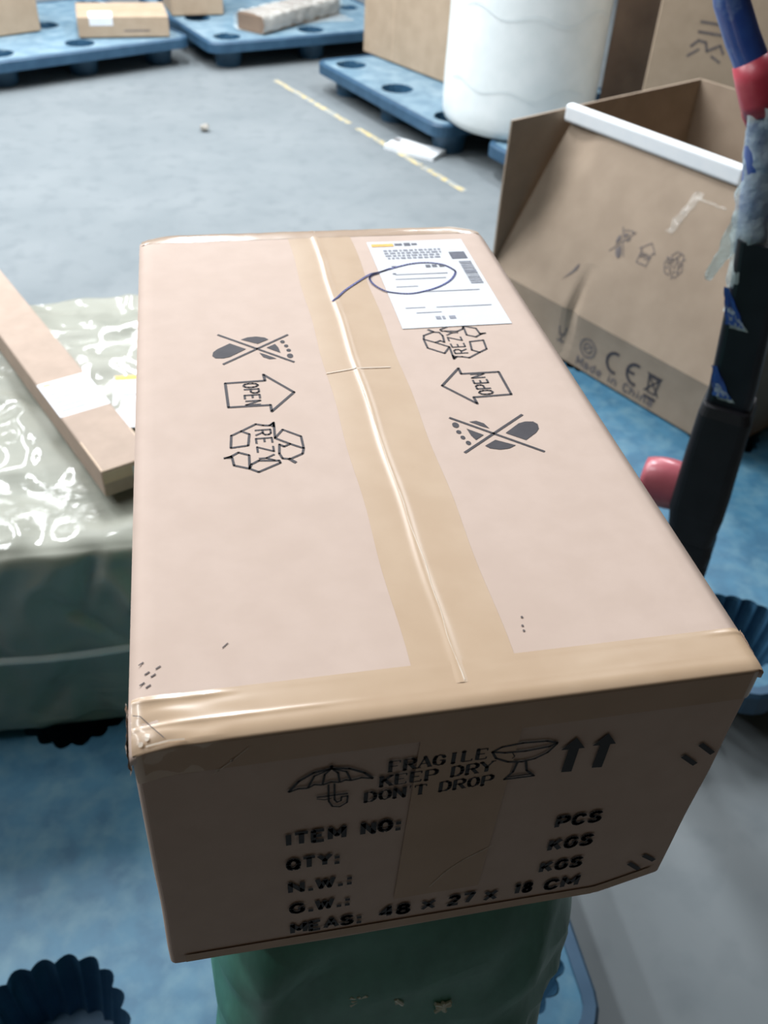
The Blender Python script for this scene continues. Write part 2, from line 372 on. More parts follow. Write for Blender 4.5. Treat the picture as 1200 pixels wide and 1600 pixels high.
# ================================================================== PALLETS
def pallet(name, corner, ang, w, d, hu, hv, r, label, matn, n=32, ridges=18, amp=.045, group=None):
    """corner = near-left corner, ang = direction of its w edge; hu/hv hole centres along w and d"""
    ca, sa = math.cos(math.radians(ang)), math.sin(math.radians(ang))
    T = lambda u, v, z: (corner[0]+u*ca-v*sa, corner[1]+u*sa+v*ca, z)
    rt = root(name, T(w/2, d/2, 0), label, 'pallet', group)
    H = 15.0; RC = 7.0
    ub = [0]+[(a+b)/2 for a, b in zip(hu, hu[1:])]+[w]; vb = [0]+[(a+b)/2 for a, b in zip(hv, hv[1:])]+[d]
    def clampc(u, v):
        for cu, su in ((RC, -1), (w-RC, 1)):
            for cv, sv in ((RC, -1), (d-RC, 1)):
                if (u-cu)*su > 0 and (v-cv)*sv > 0:
                    l = math.hypot(u-cu, v-cv)
                    if l > RC: return cu+(u-cu)*RC/l, cv+(v-cv)*RC/l
        return u, v
    def rad(th, k, base): return base*(1+amp*(1 if k else .6)*(abs(math.cos(ridges*th/2))*2-1.2)+amp*.5*math.cos(5*th+k))
    parts = []
    for i, cu in enumerate(hu):
        for j, cv in enumerate(hv):
            inner, outer = [], []
            for k in range(n):
                th = 2*math.pi*k/n; c, s = math.cos(th), math.sin(th)
                rr = rad(th, i+j, r); inner.append((cu+rr*c, cv+rr*s))
                tu = ((ub[i+1]-cu) if c > 0 else (ub[i]-cu))/c if abs(c) > 1e-6 else 1e9
                tv = ((vb[j+1]-cv) if s > 0 else (vb[j]-cv))/s if abs(s) > 1e-6 else 1e9
                t = min(tu, tv); outer.append(clampc(cu+t*c, cv+t*s))
            # add exact cell corners so neighbouring cells close up
            for pu in (ub[i], ub[i+1]):
                for pv in (vb[j], vb[j+1]):
                    k = min(range(n), key=lambda q: math.dist(outer[q], (pu, pv)))
                    if not (pu in (0, w) and pv in (0, d)): outer[k] = (pu, pv)
            V = [T(u, v, H) for u, v in inner]+[T(u, v, H) for u, v in outer]+[T(u, v, H-1.0) for u, v in inner]+[T(u, v, H-1.0) for u, v in outer]
            F = []
            for k in range(n):
                q = (k+1) % n
                F += [(k, q, n+q, n+k), (2*n+k, 3*n+k, 3*n+q, 2*n+q), (k, 2*n+k, 2*n+q, q)]
            parts.append((V, F))
    mk('deck', join(*parts), matn, rt)
    o = rrect(0, 0, w, d, RC, 5); o2 = rrect(-.6, -.6, w+.6, d+.6, RC+.6, 5); inn = rrect(1.8, 1.8, w-1.8, d-1.8, RC-1.8, 5)
    prof = [(inn, H+.02), (inn, H+.45), (o, H+.5), (o2, H-.3), (o2, H-5.0), (o, H-5.0), (o, H-1.0)]
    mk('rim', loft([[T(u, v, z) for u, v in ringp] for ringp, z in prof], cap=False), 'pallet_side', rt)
    # nine cup feet: ridged inside wall, tapered outside wall, flat base; mesh shared
    V, F = [], []
    for z, f in ((0, 1.0), (-5, .93), (-13.6, .80)):
        for k in range(n):
            th = 2*math.pi*k/n; rr = rad(th, 1, r)*f; V.append((rr*math.cos(th), rr*math.sin(th), z))
    V.append((0, 0, -13.6)); c0 = len(V)-1
    for z, f in ((-1.0, 1.12), (-15.0, .92)):
        for k in range(n):
            th = 2*math.pi*k/n; V.append((r*f*math.cos(th), r*f*math.sin(th), z))
    V.append((0, 0, -15)); c1 = len(V)-1
    for k in range(n):
        q = (k+1) % n
        F += [(k, q, n+q, n+k), (n+k, n+q, 2*n+q, 2*n+k), (2*n+k, 2*n+q, c0)]
        a = 3*n+1
        F += [(a+k, a+n+k, a+n+q, a+q), (a+n+k, c1, a+n+q)]
    base = None
    for cu in hu:
        for cv in hv:
            p = Vector(T(cu, cv, H-.05)) - ORG[rt]
            if base is None:
                me = bpy.data.meshes.new('foot'); ra = math.radians(ang)
                me.from_pydata([tuple(Vector((x*math.cos(ra)-y*math.sin(ra), x*math.sin(ra)+y*math.cos(ra), z+.05))*S) for x, y, z in V], [], F)
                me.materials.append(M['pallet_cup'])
                base = bpy.data.objects.new('foot', me); ft = base
            else: ft = base.copy()
            COL.objects.link(ft); ft.parent = rt; ft.location = (p.x*S, p.y*S, p.z*S)
    return rt, T
HL = [12, 74, 136]
pallet('plastic_pallet', (-98.4, 18.5), 0, 149, 139.5, HL, [14.5, 71.5, 126], 10.2,
       'blue plastic pallet in front, carrying the green sack and the wrapped grey package', 'pallet', n=108, amp=.05)
pallet('plastic_pallet', (100, 68.6), 27.2, 145, 120, [14.2, 72, 131], [14.2, 60, 106], 10.0,
       'blue plastic pallet under the big opened carton on the right', 'pallet', n=72, amp=.05)
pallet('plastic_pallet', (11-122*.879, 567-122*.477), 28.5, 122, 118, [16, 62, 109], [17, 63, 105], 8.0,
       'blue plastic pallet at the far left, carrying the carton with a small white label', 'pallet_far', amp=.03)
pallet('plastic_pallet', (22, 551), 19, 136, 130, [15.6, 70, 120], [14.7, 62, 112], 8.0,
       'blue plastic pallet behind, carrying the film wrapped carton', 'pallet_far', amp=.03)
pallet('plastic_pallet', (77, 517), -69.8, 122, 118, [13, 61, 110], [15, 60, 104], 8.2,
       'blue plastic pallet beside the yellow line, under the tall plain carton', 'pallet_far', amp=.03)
PX = Vector((.345, -.939)); PY = Vector((.939, .345)); P0 = Vector((77, 517))
LP = lambda a, b: P0+PX*a+PY*b
c4 = LP(146, 9)
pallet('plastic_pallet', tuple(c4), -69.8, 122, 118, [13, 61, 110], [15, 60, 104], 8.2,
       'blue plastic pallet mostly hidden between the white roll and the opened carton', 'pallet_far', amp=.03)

# ================================================================== MAIN CARTON (48 x 27 x 18)
BZ = 120.0
mb = root('cardboard_box', (13.5, 24, 101.4), 'large taped cardboard box in the foreground with black print and label, on the green sack', 'box')
XL, XR, YF, YB = 0.0, 27.1, 0.0, 48.0
def ztop(x, y):
    z = 0
    if y < .6: z -= (.6-y)**2*.30
    if y > 47.2: z -= (y-47.2)**2*.35
    if x < .5: z -= (.5-x)**2*.8
    if x > 26.6: z -= (x-26.6)**2*.8
    # crushed near-left corner
    d = math.hypot(x, y); z -= .45*max(0, 1-d/2.2)**2
    d = math.hypot(27.1-x, 48-y); z -= .5*max(0, 1-d/2.6)**2
    d = math.hypot(x, 48-y); z -= .5*max(0, 1-d/3.0)**2
    return z
fp = rrect(.05, .05, 27.05, 47.95, .35, 5, 1.5)
rings = []
for k in range(13):
    f = k/12; ring_ = []
    for x, y in fp:
        zb = -18.6
        d = math.hypot(x-27, y); zb += 1.35*max(0, 1-d/3.4)
        zb += -.2*math.exp(-((x-9)/5)**2) if y < 1 else 0
        z = zb+(ztop(x, y)-.42-zb)*f
        bl = math.sin(math.pi*f)*.22
        nx = noise.noise((x*.15, y*.15, z*.2))*.10
        cx, cy = (x-13.5)/13.5, (y-24)/24
        px, py = x+cx*bl*(1-cy**4)*.8+cx*nx-.25*(1-f)*max(0, 1-(x/27))+(-.35*(1-f) if x > 20 else 0), y+ (0 if y < 1 else cy*bl*(1-cx**4))
        ring_.append((px, py, BZ+z))
    rings.append(ring_)
mk('body', loft(rings), 'card', mb)
def flap(x0, x1):
    nx, ny = 24, 70
    def fy(t):   # denser rows at the near edge
        return 48*(t**1.35)
    top = grid(lambda u, v: (x0+(x1-x0)*u, fy(v), BZ+ztop(x0+(x1-x0)*u, fy(v))), nx, ny)
    bot = [(x, y, z-.38) for x, y, z in top[0]]
    n = len(bot); V = top[0]+bot; F = list(top[1])+[tuple(i+n for i in q[::-1]) for q in top[1]]
    ed = [(i*(ny+1)) for i in range(nx+1)], [(i*(ny+1)+ny) for i in range(nx+1)], list(range(ny+1)), [nx*(ny+1)+j for j in range(ny+1)]
    for e in ed:
        for a, b in zip(e, e[1:]): F.append((a, b, b+n, a+n))
    return V, F
SEAM = lambda y: 13.55+.25*math.sin(y*.11+1.2)*.8+.12*noise.noise((y*.4, 0, 0))
mk('top_flap', flap(0, 13.58), 'card', mb)
mk('top_flap', flap(13.66, 27.1), 'card', mb)
for o in list(mb.children):
    if o.name.startswith('top_flap'): o.data.shade_smooth()
# centre tape, running over the front and back edge
def on_top(x, y, l): return (x, y, BZ+ztop(x, max(0, min(48, y)))+l)
mk('packing_tape', grid(lambda u, v: on_top(11.35+.35*(1-v)+4.95*u-.35*(1-v)*u+.05*math.sin(v*30), 1.2+46.75*v,
    .012+.035*math.exp(-((11.5+4.9*u-13.6)/.25)**2)), 90, 60), 'tape', mb, 'tan tape along the centre seam', smooth=True)
def seamrib(y0, y1, w0):  # thin pale rib, the highlight on the tape crease put into colour
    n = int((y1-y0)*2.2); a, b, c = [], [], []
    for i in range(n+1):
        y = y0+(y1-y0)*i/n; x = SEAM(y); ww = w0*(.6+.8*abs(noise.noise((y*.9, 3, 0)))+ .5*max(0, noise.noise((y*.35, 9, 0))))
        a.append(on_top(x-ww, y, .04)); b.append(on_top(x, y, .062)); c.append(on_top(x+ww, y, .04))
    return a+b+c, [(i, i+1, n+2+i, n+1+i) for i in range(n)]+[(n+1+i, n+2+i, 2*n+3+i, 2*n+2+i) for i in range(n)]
mk('seam_crease_glint', join(seamrib(1.3, 26.3, .036), seamrib(27.5, 47.3, .02)), 'crease', mb, 'pale highlight painted along the tape crease over the seam', smooth=True)
def cross(x0, x1, path, nx=70, wr=0.0):
    n = len(path)-1
    def fn(u, v):
        x = x0+(x1-x0)*u; y, z, rd_ = path[round(v*n)]
        z += rd_*((max(0, 1-(x/9.5)**2)*.8+.03) if y < 1.6 else (max(0, 1-(x/4.5)**2)*.9+.02)+max(0, (x-25)/3))*(1+.6*noise.noise((x*.8, y*3, 2)))
        e = wr*noise.noise((x*.5, y*1.7, z*1.7+4))*max(.04, 1-abs(x-1.0)/4)
        if y < .02:
            dx = max(0, .38-x, x-26.72); y += .36-math.sqrt(max(0, .36**2-dx*dx)) if dx < .36 else .36
        return (x, y-abs(e)*.25*(y < 0), BZ+ (ztop(x, max(0, y)) if y > -.02 else ztop(x, 0)) + z + (e*.3 if y > .1 else 0))
    return grid(fn, nx, n)
pth = []
for i in range(30):
    y = 2.42-2.36*i/29
    pth.append((y, .022, .05*math.exp(-((y-.95)/.075)**2)+.06*math.exp(-((y-2.18)/.10)**2)))
pth += [(.03, .02, 0), (0, .012, 0), (-.02, -.005, 0), (-.034, -.03, 0), (-.04, -.08, 0), (-.042, -.16, 0), (-.042, -.5, 0), (-.042, -1.1, 0), (-.042, -1.85, 0)]
mk('packing_tape', cross(.12, 27.02, pth, 110, .3), 'tape', mb, 'glossy tape folded over the near edge', smooth=True)
pf = [(48.06, -2.4), (48.06, -1.4), (48.05, -.35), (47.95, -.05), (47.6, .03), (47.2, .05), (46.8, .06), (46.5, .05), (46.2, .015)]
mk('packing_tape', grid(lambda u, v: (.15+26.8*u, pf[round(v*8)][0], BZ+ztop(.15+26.8*u, min(48, pf[round(v*8)][0]))+pf[round(v*8)][1]+.03*noise.noise((u*40, v*3, 0))), 60, 8),
   'tape_clear', mb, 'glossy tape folded over the far edge', smooth=True)
# tape ends wrapped round the side corners, crumpled
def corner(sx, y0, y1, drop, amp):
    def fn(u, v):
        y = y0+(y1-y0)*u; z = -.1-drop*v
        x = (-.06 if sx < 0 else 27.16)+sx*amp*abs(noise.noise((y*2.1, z*1.6, sx*5)))
        return (x, y, BZ+z+ztop(0.2, max(0, y)))
    return grid(fn, 18, 14)
mk('tape_end', corner(-1, .3, 2.4, 1.7, .2), 'tape_clear', mb, 'crumpled tape end at the left corner')
mk('tape_end', corner(1, .5, 2.4, 1.3, .06), 'tape_clear', mb)
def fr(x, d, l=0): return (x, -.0-.012-l, BZ-d)       # a point on the front face, d cm below the top
mk('packing_tape', grid(lambda u, v: fr(11.75+4.5*u-.4*v, 2.0+13.4*v, .012), 6, 16), 'tape_front', mb, 'thin tape strip running down the front face')
mk('packing_tape', grid(lambda u, v: fr(.6+25.3*u, 17.75+.75*v+(-1.2*max(0, (u-.88)/.12)), .012), 40, 3), 'tape_front', mb, 'tape along the lower front edge')
mk('tape_wrinkle', place2d(stroke([(16.17, 11.5), (15.5, 11.95), (14.64, 12.59), (13.9, 13.4), (13.16, 14.7)], .07), lambda x, y, l: fr(x, y, .03)), 'crease', mb)
mk('tape_wrinkle', place2d(join(stroke([(3.1, 2.3), (3.9, 1.55), (4.6, .8)], .05), disc(3.3, 2.05, .08), disc(3.9, 1.5, .07)), lambda x, y, l: fr(x, y, .07)), 'crease', mb)
mk('tape_wrinkle', place2d(stroke([(11.5, 26.1), (13.4, 26.5), (15.6, 26.4)], .10), lambda x, y, l: on_top(x, y, .05)), 'crease', mb)
mk('packing_tape', grid(lambda u, v: fr(.5+26.1*u, .14+1.76*v+ (ztop(.5+26.1*u, 0)*-.8), .042), 40, 4), 'tape_front', mb, 'tape fold on the front face')
# handling marks on both flaps (second set is the first turned half round)
CX, CY = 13.87, 24.1
left_at = {'footprint_mark': (7.4, 29.7), 'arrow_mark': (7.2, 24.35), 'recycling_mark': (7.0, 18.9)}
for nm, fn in (('footprint_mark', foot_mark), ('arrow_mark', open_mark), ('recycling_mark', recycle_mark)):
    px, py = left_at[nm]; vf = fn()
    mk(nm, place2d(vf, lambda x, y, l: on_top(px+y, py-x, .02)), 'ink', mb)
    qx, qy = 2*CX-px-.1, 2*CY-py
    mk(nm, place2d(vf, lambda x, y, l: on_top(qx-y, qy+x, .02)), 'ink', mb)
# shipping label
lab = mk('shipping_label', grid(lambda u, v: on_top(17.38+7.69*u, 31.12+13.9*v, .035+.02*math.sin(u*3+v*4)*.3), 6, 10), 'paper', mb, 'white printed label with an orange heading')
tp = lambda l0: (lambda x, y, l: on_top(x, y, l0))
def bar(x0, y0, x1, y1): return poly([(x0, y0), (x1, y0), (x1, y1), (x0, y1)])
mk('label_heading', place2d(join(bar(17.65, 44.05, 19.4, 44.55)), tp(.055)), 'orange', lab)
rw = []
for k, (yy, x0, x1) in enumerate(((43.3, 18.4, 23.0), (42.85, 18.4, 22.9), (42.4, 18.4, 22.8), (41.95, 18.5, 22.7))):
    x = x0
    while x < x1:
        wd = random.uniform(.18, .5); rw.append(bar(x, yy-.13, min(x+wd, x1), yy+.13)); x += wd+.12
for yy, x0, x1 in ((39.15, 18.5, 22.5), (38.4, 18.4, 22.2), (37.2, 18.2, 19.8), (36.3, 19.8, 24.2), (33.95, 18.2, 19.6), (33.9, 20.4, 24.4), (33.2, 18.8, 20.6)):
    rw.append(bar(x0, yy-.05, x1, yy+.05))
y = 37.3
while y < 40.9:
    hh = random.choice((.06, .1, .18)); rw.append(bar(23.85, y, 24.8, y+hh)); y += hh+random.choice((.07, .12))
mk('label_print', place2d(join(*rw), tp(.055)), 'print_grey', lab)
rd = [bar(23.45, 41.48, 24.7, 42.7), bar(19.5, 44.2, 20.1, 44.55), bar(20.25, 44.1, 20.75, 44.6), bar(20.85, 44.2, 21.3, 44.5)]
for x in (21.1, 21.6, 22.15): rd.append(bar(x, 40.2, x+.38, 40.6))
rd += [bar(18.5, 40.3, 18.9, 40.6), bar(18.35, 39.2, 18.6, 39.4)]
mk('label_print', place2d(join(*rd), tp(.056)), 'print_dark', lab)
rm = [bar(20.0, 32.15, 20.35, 32.6), bar(20.45, 32.15, 20.65, 32.6), bar(20.95, 32.15, 21.4, 32.6)]
mk('label_print', place2d(join(*rm), tp(.056)), 'print_grey', lab)
pen = [(13.1, 35.3), (13.63, 35.9), (14.46, 37.08), (15.66, 38.39), (16.68, 39.4), (17.46, 39.7), (18.98, 40.45), (20.23, 40.9), (21.41, 40.95), (22.47, 40.52), (23.03, 39.7), (23.09, 39.07), (22.39, 37.89), (21.25, 36.91), (20.0, 36.32), (18.95, 36.07), (17.91, 36.29), (17.22, 36.7), (16.64, 37.7), (16.49, 38.68), (16.76, 39.26), (17.33, 39.58), (18.37, 40.25)]
sm = []
for i in range(len(pen)-1):
    p0, p1, p2, p3 = pen[max(0, i-1)], pen[i], pen[i+1], pen[min(len(pen)-1, i+2)]
    for k in range(5):
        t = k/5; sm.append(tuple(.5*((2*p1[a])+(-p0[a]+p2[a])*t+(2*p0[a]-5*p1[a]+4*p2[a]-p3[a])*t*t+(-p0[a]+3*p1[a]-3*p2[a]+p3[a])*t**3) for a in (0, 1)))
sm.append(pen[-1])
mk('pen_loop', place2d(stroke(sm[2:], .15), tp(.075)), 'pen', mb, 'blue pen loop drawn over the label')
mk('tape_wrinkle', place2d(stroke([(.2, 1.55), (.5, 1.42), (.95, .85), (1.4, .3)], .035), lambda x, y, l: on_top(x, y, .14)), 'ink_faint', mb)
mk('tape_wrinkle', place2d(join(stroke([(.7, .12), (1.6, .14), (2.2, .1)], .07), disc(.75, .4, .09), disc(.5, .25, .1)), lambda x, y, l: on_top(x, y, .14)), 'crease', mb)
sc = []
for x, y in ((.5, 4.2), (.75, 3.65), (1.0, 3.5), (.55, 3.1), (.8, 2.95), (1.2, 3.9)): sc.append(stroke([(x-.1, y-.06), (x+.1, y+.08)], .07))
for x, y in ((17.33, 4.46), (17.2, 3.95), (17.17, 3.65)): sc.append(disc(x, y, .06))
sc.append(stroke([(3.9, 4.6), (4.15, 4.85)], .05))
mk('scuff_marks', place2d(join(*sc), tp(.03)), 'ink_faint', mb)
# front print
FT = lambda x, y, l: fr(x, -y, .022)
def line(s, x0, d, wd, h, **k): return text2d(s, x0, -d, wd, h, **k)
for s, x0, d, wd, h in (('ITEM NO:', 5.98, 8.78, 5.25, 1.13), ('QTY:', 5.98, 10.98, 2.4, 1.12), ('N.W.:', 6.02, 13.15, 3.05, 1.10), ('G.W.:', 6.04, 15.27, 2.97, 1.12), ('MEAS:', 6.08, 17.40, 3.57, 1.14),
                        ('48', 10.72, 17.22, 1.55, 1.2), ('X', 12.95, 17.13, .68, 1.0), ('27', 14.39, 17.2, 1.38, 1.18), ('X', 16.4, 17.3, .65, 1.1), ('18', 17.98, 17.13, 1.0, 1.18), ('CM', 19.78, 17.28, 1.86, 1.22),
                        ('PCS', 19.3, 10.86, 2.34, 1.13), ('KGS', 19.3, 13.05, 2.32, 1.18), ('KGS', 19.2, 15.2, 2.27, 1.15)):
    mk('printed_text', place2d(line(s, x0, d, wd, h, sw=.22, gap=.24), FT), 'ink_black', mb)
for s, x0, d, wd, h in (('FRAGILE', 10.5, 4.0, 4.4, .92), ('KEEP DRY', 10.15, 5.03, 5.1, .92), ('DON\'T DROP', 9.5, 6.08, 5.9, .9)):
    mk('printed_text', place2d(line(s, x0, d, wd, h, serif=True, gap=.2), FT), 'ink_black', mb)
n_ = lambda L: [(x, -y) for x, y in L]
up = [(6.13, 4.39), (6.59, 3.68), (7.22, 3.2), (7.98, 3.07), (8.75, 3.25), (9.42, 3.72), (9.82, 4.23)]
um = join(stroke(n_(up), .13), stroke(n_([(6.13, 4.39), (6.55, 4.22), (6.96, 4.28)]), .11), stroke(n_([(6.96, 4.28), (7.25, 4.08), (7.6, 4.19)]), .11),
          stroke(n_([(7.6, 4.19), (7.98, 4.05), (8.35, 4.17)]), .11), stroke(n_([(8.35, 4.17), (8.6, 4.05), (8.84, 4.15)]), .11), stroke(n_([(8.84, 4.15), (9.3, 4.05), (9.82, 4.23)]), .11),
          *[stroke(n_([(7.98, 3.07), ((7.98+x)/2+dx, 3.45), (x, y)]), .10) for x, y, dx in ((6.96, 4.28, -.22), (7.6, 4.19, -.1), (8.35, 4.17, .1), (8.84, 4.15, .22))],
          stroke(n_([(7.98, 3.07), (7.98, 2.88)]), .12), disc(7.98, -2.92, .09),
          stroke(n_([(7.86, 4.22), (7.88, 5.5), (8.05, 5.95), (8.38, 6.06), (8.7, 5.8), (8.72, 5.3), (8.45, 5.3), (8.42, 5.6), (8.25, 5.68), (8.14, 5.45), (8.12, 4.22)]), .09),
          stroke(n_([(7.35, 5.08), (8.73, 5.1)]), .1), stroke(n_([(7.35, 5.2), (7.7, 5.35), (8.0, 5.3)]), .06))
mk('umbrella_mark', place2d(um, FT), 'ink_black', mb)
bw = join(stroke(n_([(15.1, 3.5), (15.49, 3.22), (16.44, 3.12), (17.57, 3.22), (18.1, 3.45), (17.77, 3.66), (16.67, 3.76), (15.69, 3.68)]), .12, True),
          stroke(n_([(15.1, 3.5), (15.33, 4.01), (15.94, 4.42), (16.6, 4.55), (17.2, 4.45), (17.75, 4.1), (18.11, 3.5)]), .12),
          stroke(n_([(16.4, 4.56), (16.3, 5.25), (15.95, 5.78), (17.38, 5.82), (16.95, 5.3), (16.8, 4.56)]), .12), stroke(n_([(16.1, 5.62), (17.2, 5.64)]), .08),
          stroke(n_([(16.05, 3.75), (16.2, 4.05), (16.1, 4.2)]), .05))
mk('glass_mark', place2d(bw, FT), 'ink_black', mb)
for dx in (0, 1.5):
    mk('up_arrow_mark', place2d(poly(n_([(18.98+dx, 3.27), (19.53+dx, 4.16), (19.25+dx, 4.14), (19.22+dx, 5.92), (18.70+dx, 5.86), (18.75+dx, 4.12), (18.37+dx, 4.08)])), FT), 'ink_black', mb)
for a, b in (((24.85, 5.98), (25.72, 6.85)), ((25.52, 5.2), (26.42, 6.12)), ((24.4, 15.72), (25.2, 16.6)), ((25.1, 15.1), (25.9, 15.85))):
    mk('slot', place2d(stroke(n_([a, b]), .28), FT), 'ink_black', mb, 'short dark slanted slot')

# ================================================================== GREEN SACK UNDER IT
rings = []
for k in range(46):
    f = k/45; z = 15.6+85.6*f; rr = []
    hx = 11.3+1.9*math.sin(math.pi*min(1, f*1.0))**.6 - .3*f*f; hy = 20.5+1.5*math.sin(math.pi*f)
    if f > .94: hx -= (f-.94)*16; hy -= (f-.94)*16
    if f < .05: hx -= (.05-f)*40; hy -= (.05-f)*40
    for q in range(96):
        th = 2*math.pi*q/96; c, s = math.cos(th), math.sin(th); p = .34
        x = math.copysign(abs(c)**p, c)*hx; y = math.copysign(abs(s)**p, s)*hy
        wv = noise.noise((x*.10+z*.06, y*.08, z*.05))*1.1+abs(noise.noise((x*.2-z*.13, y*.1+7, z*.045)))*-1.3+.5
        edge = min(1, (1-f)*10, f*12)
        g = 1+wv*edge/ max(abs(x), abs(y), 6)
        fo = 0
        if s < -.3:
            for (xa, za, xb, zb_, am, wd) in ((5.6, 99, 2.2, 88, 1.2, .8), (9.0, 97, 6.4, 86, .9, .7), (-3.5, 97, -9, 86, -1.3, 1.3), (-8.5, 100, -10, 60, .6, 1.0), (0, 90, -4, 60, -1.2, 1.6), (8.5, 88, 3, 60, 1.2, 1.4)):
                tt = (z-za)/(zb_-za)
                if -.1 < tt < 1.1:
                    fo -= am*math.exp(-((x-(xa+(xb-xa)*tt))/wd)**2)*math.sin(math.pi*max(0, min(1, (tt+.1)/1.2)))
        fo *= edge
        rr.append((13.4+x*g+.5*(1-f), 22.4+y*g+fo, z))
    rings.append(rr)
sk = root('woven_sack', (13.3, 22.4, 15.5), 'green woven plastic sack standing under the foreground cardboard box', 'sack')
mk('sack_body', loft(rings), 'sack', sk, smooth=True)
from mathutils.bvhtree import BVHTree
_sv, _sf = loft(rings); bvh = BVHTree.FromPolygons([Vector(p) for p in _sv], _sf)
def on_sack(x, z, l=.08):
    h = bvh.ray_cast(Vector((x, -30, z)), Vector((0, 1, 0)))
    return (x, (h[0].y if h[0] else 1)-l, z)
for cx_, cz_, ex in ((10.1, 90.9, 1.0), (15.7, 87.8, 1.0), (12.7, 89.0, .5)):
    st_ = [tube([on_sack(cx_+ex*math.cos(a*1.1+k*.3)*k*.3, cz_+.8*math.sin(a*1.1)*k*.35+(.5-k*.25 if ex < 1 else 0)) for k in range(-2, 3)],   .13, 6) for a in range(5 if ex > .6 else 2)]
    tag(mk('thread_tuft', join(*st_), 'thread', sk, 'pale loose threads'), kind='stuff')

# ================================================================== WRAPPED PACKAGE ON THE LEFT
pk = root('wrapped_package', (-35, 124, 15.5), 'big grey green package wrapped in glossy clear film, on the pallet at left', 'package')
def wrapped(x0, x1, y0, y1, z0, z1, r, nx, ny, nz, amp):
    bm = bmesh.new(); V = {}
    hx, hy, hz = (x1-x0)/2, (y1-y0)/2, (z1-z0)/2; c = Vector(((x0+x1)/2, (y0+y1)/2, (z0+z1)/2))
    def pt(i, j, k):
        if (i, j, k) not in V:
            p = Vector((-hx+2*hx*i/nx, -hy+2*hy*j/ny, -hz+2*hz*k/nz))
            q = Vector((max(-hx+r, min(hx-r, p.x)), max(-hy+r, min(hy-r, p.y)), max(-hz+r, min(hz-r, p.z))))
            d = p-q; nrm = d.normalized() if d.length > 1e-6 else d
            if d.length > r: p = q+nrm*r
            w_ = p+c
            a = amp*(noise.noise((w_.x*.05, w_.y*.09, w_.z*.05))+.6*abs(noise.noise((w_.x*.13+w_.y*.05, w_.y*.16, w_.z*.10)))*1.2)
            sag = 1-max(0, 1-abs(p.z-hz)/3)*0
            if j < 4:
                for (xa, za, xb, zb_, am, wd) in ((-14, 57, -20, 42, 1.6, 1.6), (-24, 50, -10, 34, 1.2, 1.5), (-13, 53, -8, 40, -1.5, 1.8), (-34, 54, -30, 20, .9, 1.5), (-20, 34, -30, 18, 1.0, 2.0)):
                    tt = (w_.z-za)/(zb_-za)
                    if 0 < tt < 1: a += am*math.exp(-((w_.x-(xa+(xb-xa)*tt))/wd)**2)*math.sin(math.pi*tt)
            p = p-nrm*a*(0 if k == 0 else 1)
            if k == nz: p.z -= .25*noise.noise((w_.x*.12, w_.y*.2, 0))+.35
            V[(i, j, k)] = bm.verts.new(p+c)
        return V[(i, j, k)]
    def face(a): bm.faces.new([pt(*q) for q in a])
    for i in range(nx):
        for j in range(ny):
            for k in (0, nz): face([(i, j, k), (i+1, j, k), (i+1, j+1, k), (i, j+1, k)])
    for i in range(nx):
        for k in range(nz):
            for j in (0, ny): face([(i, j, k), (i+1, j, k), (i+1, j, k+1), (i, j, k+1)])
    for j in range(ny):
        for k in range(nz):
            for i in (0, nx): face([(i, j, k), (i, j+1, k), (i, j+1, k+1), (i, j, k+1)])
    return bm_vf(bm)
mk('wrapping', wrapped(-86, 6, 82.6, 166, 15.5, 57.6, 3.2, 120, 70, 40, 1.9), 'wrap', pk, smooth=True)
# film seam across its front, and loose gathered film
mk('film_seam', grid(lambda u, v: (-84+88*u, 82.35-.9*math.sin(math.pi*v)+.4*noise.noise((u*14, 0, 0)), 35.2+1.5*(v-.5)+.7*noise.noise((u*8, 2, 0))), 60, 4), 'film', pk, 'pale film edge across the front', smooth=True)
# label lying on the package, half hidden by the slim carton
pl = mk('shipping_label', box((-8.6, 121.5, 57.55), (8.6, 17, .12), bev=0), 'paper', pk, 'white label with an orange strip')
mk('label_heading', box((-8.6, 129.2, 57.63), (8.4, 1.4, .06), bev=0), 'orange', pl)
mk('label_print', join(box((-9.5, 123.4, 57.63), (3.4, .5, .05), bev=0), box((-7.2, 120.4, 57.63), (3, .35, .05), bev=0)), 'print_grey', pl)

# slim carton on it
d_ = Vector((.41, -.912)); w_ = Vector((.912, .41))
e0 = Vector((-9.1, 95.3)); LEN = 128.0
cen = e0-d_*(LEN/2); ang = math.atan2(d_.y, d_.x)
sl = root('slim_carton', (cen.x, cen.y, 57.9), 'long slim tan carton with a white label, lying on the wrapped grey package', 'box')
mk('body', box((cen.x, cen.y, 60.48), (LEN, 8.6, 5.04), ang, .35), 'card_slim', sl)
SLP = lambda a, b, z: (e0.x-d_.x*a+w_.x*b, e0.y-d_.y*a+w_.y*b, z)      # a from the near end, b across, centred
mk('packing_tape', grid(lambda u, v: SLP([-.05, -.05, .2, 4, 9][round(u*4)], -4.2+8.4*v, [60.6, 62.6, 62.98, 62.99, 62.99][round(u*4)]), 4, 4), 'tape', sl, 'glossy tape folded over the near end')
mk('label', grid(lambda u, v: SLP(17.2+11.4*u, -4.33+8.6*v, 62.985+.02), 4, 4), 'paper', sl, 'white printed shipping label')
lp2 = []
for k in range(7): lp2.append([SLP(18.5+k*.8, 1.6, 63.02), SLP(18.5+k*.8, 3.4, 63.02), SLP(18.5+k*.8+.4, 3.4, 63.02), SLP(18.5+k*.8+.4, 1.6, 63.02)])
for k in range(6): lp2.append([SLP(18.6+k*1.4, -3.5, 63.02), SLP(18.6+k*1.4, .6+.5*math.sin(k*2), 63.02), SLP(19.1+k*1.4, .6+.5*math.sin(k*2), 63.02), SLP(19.1+k*1.4, -3.5, 63.02)])
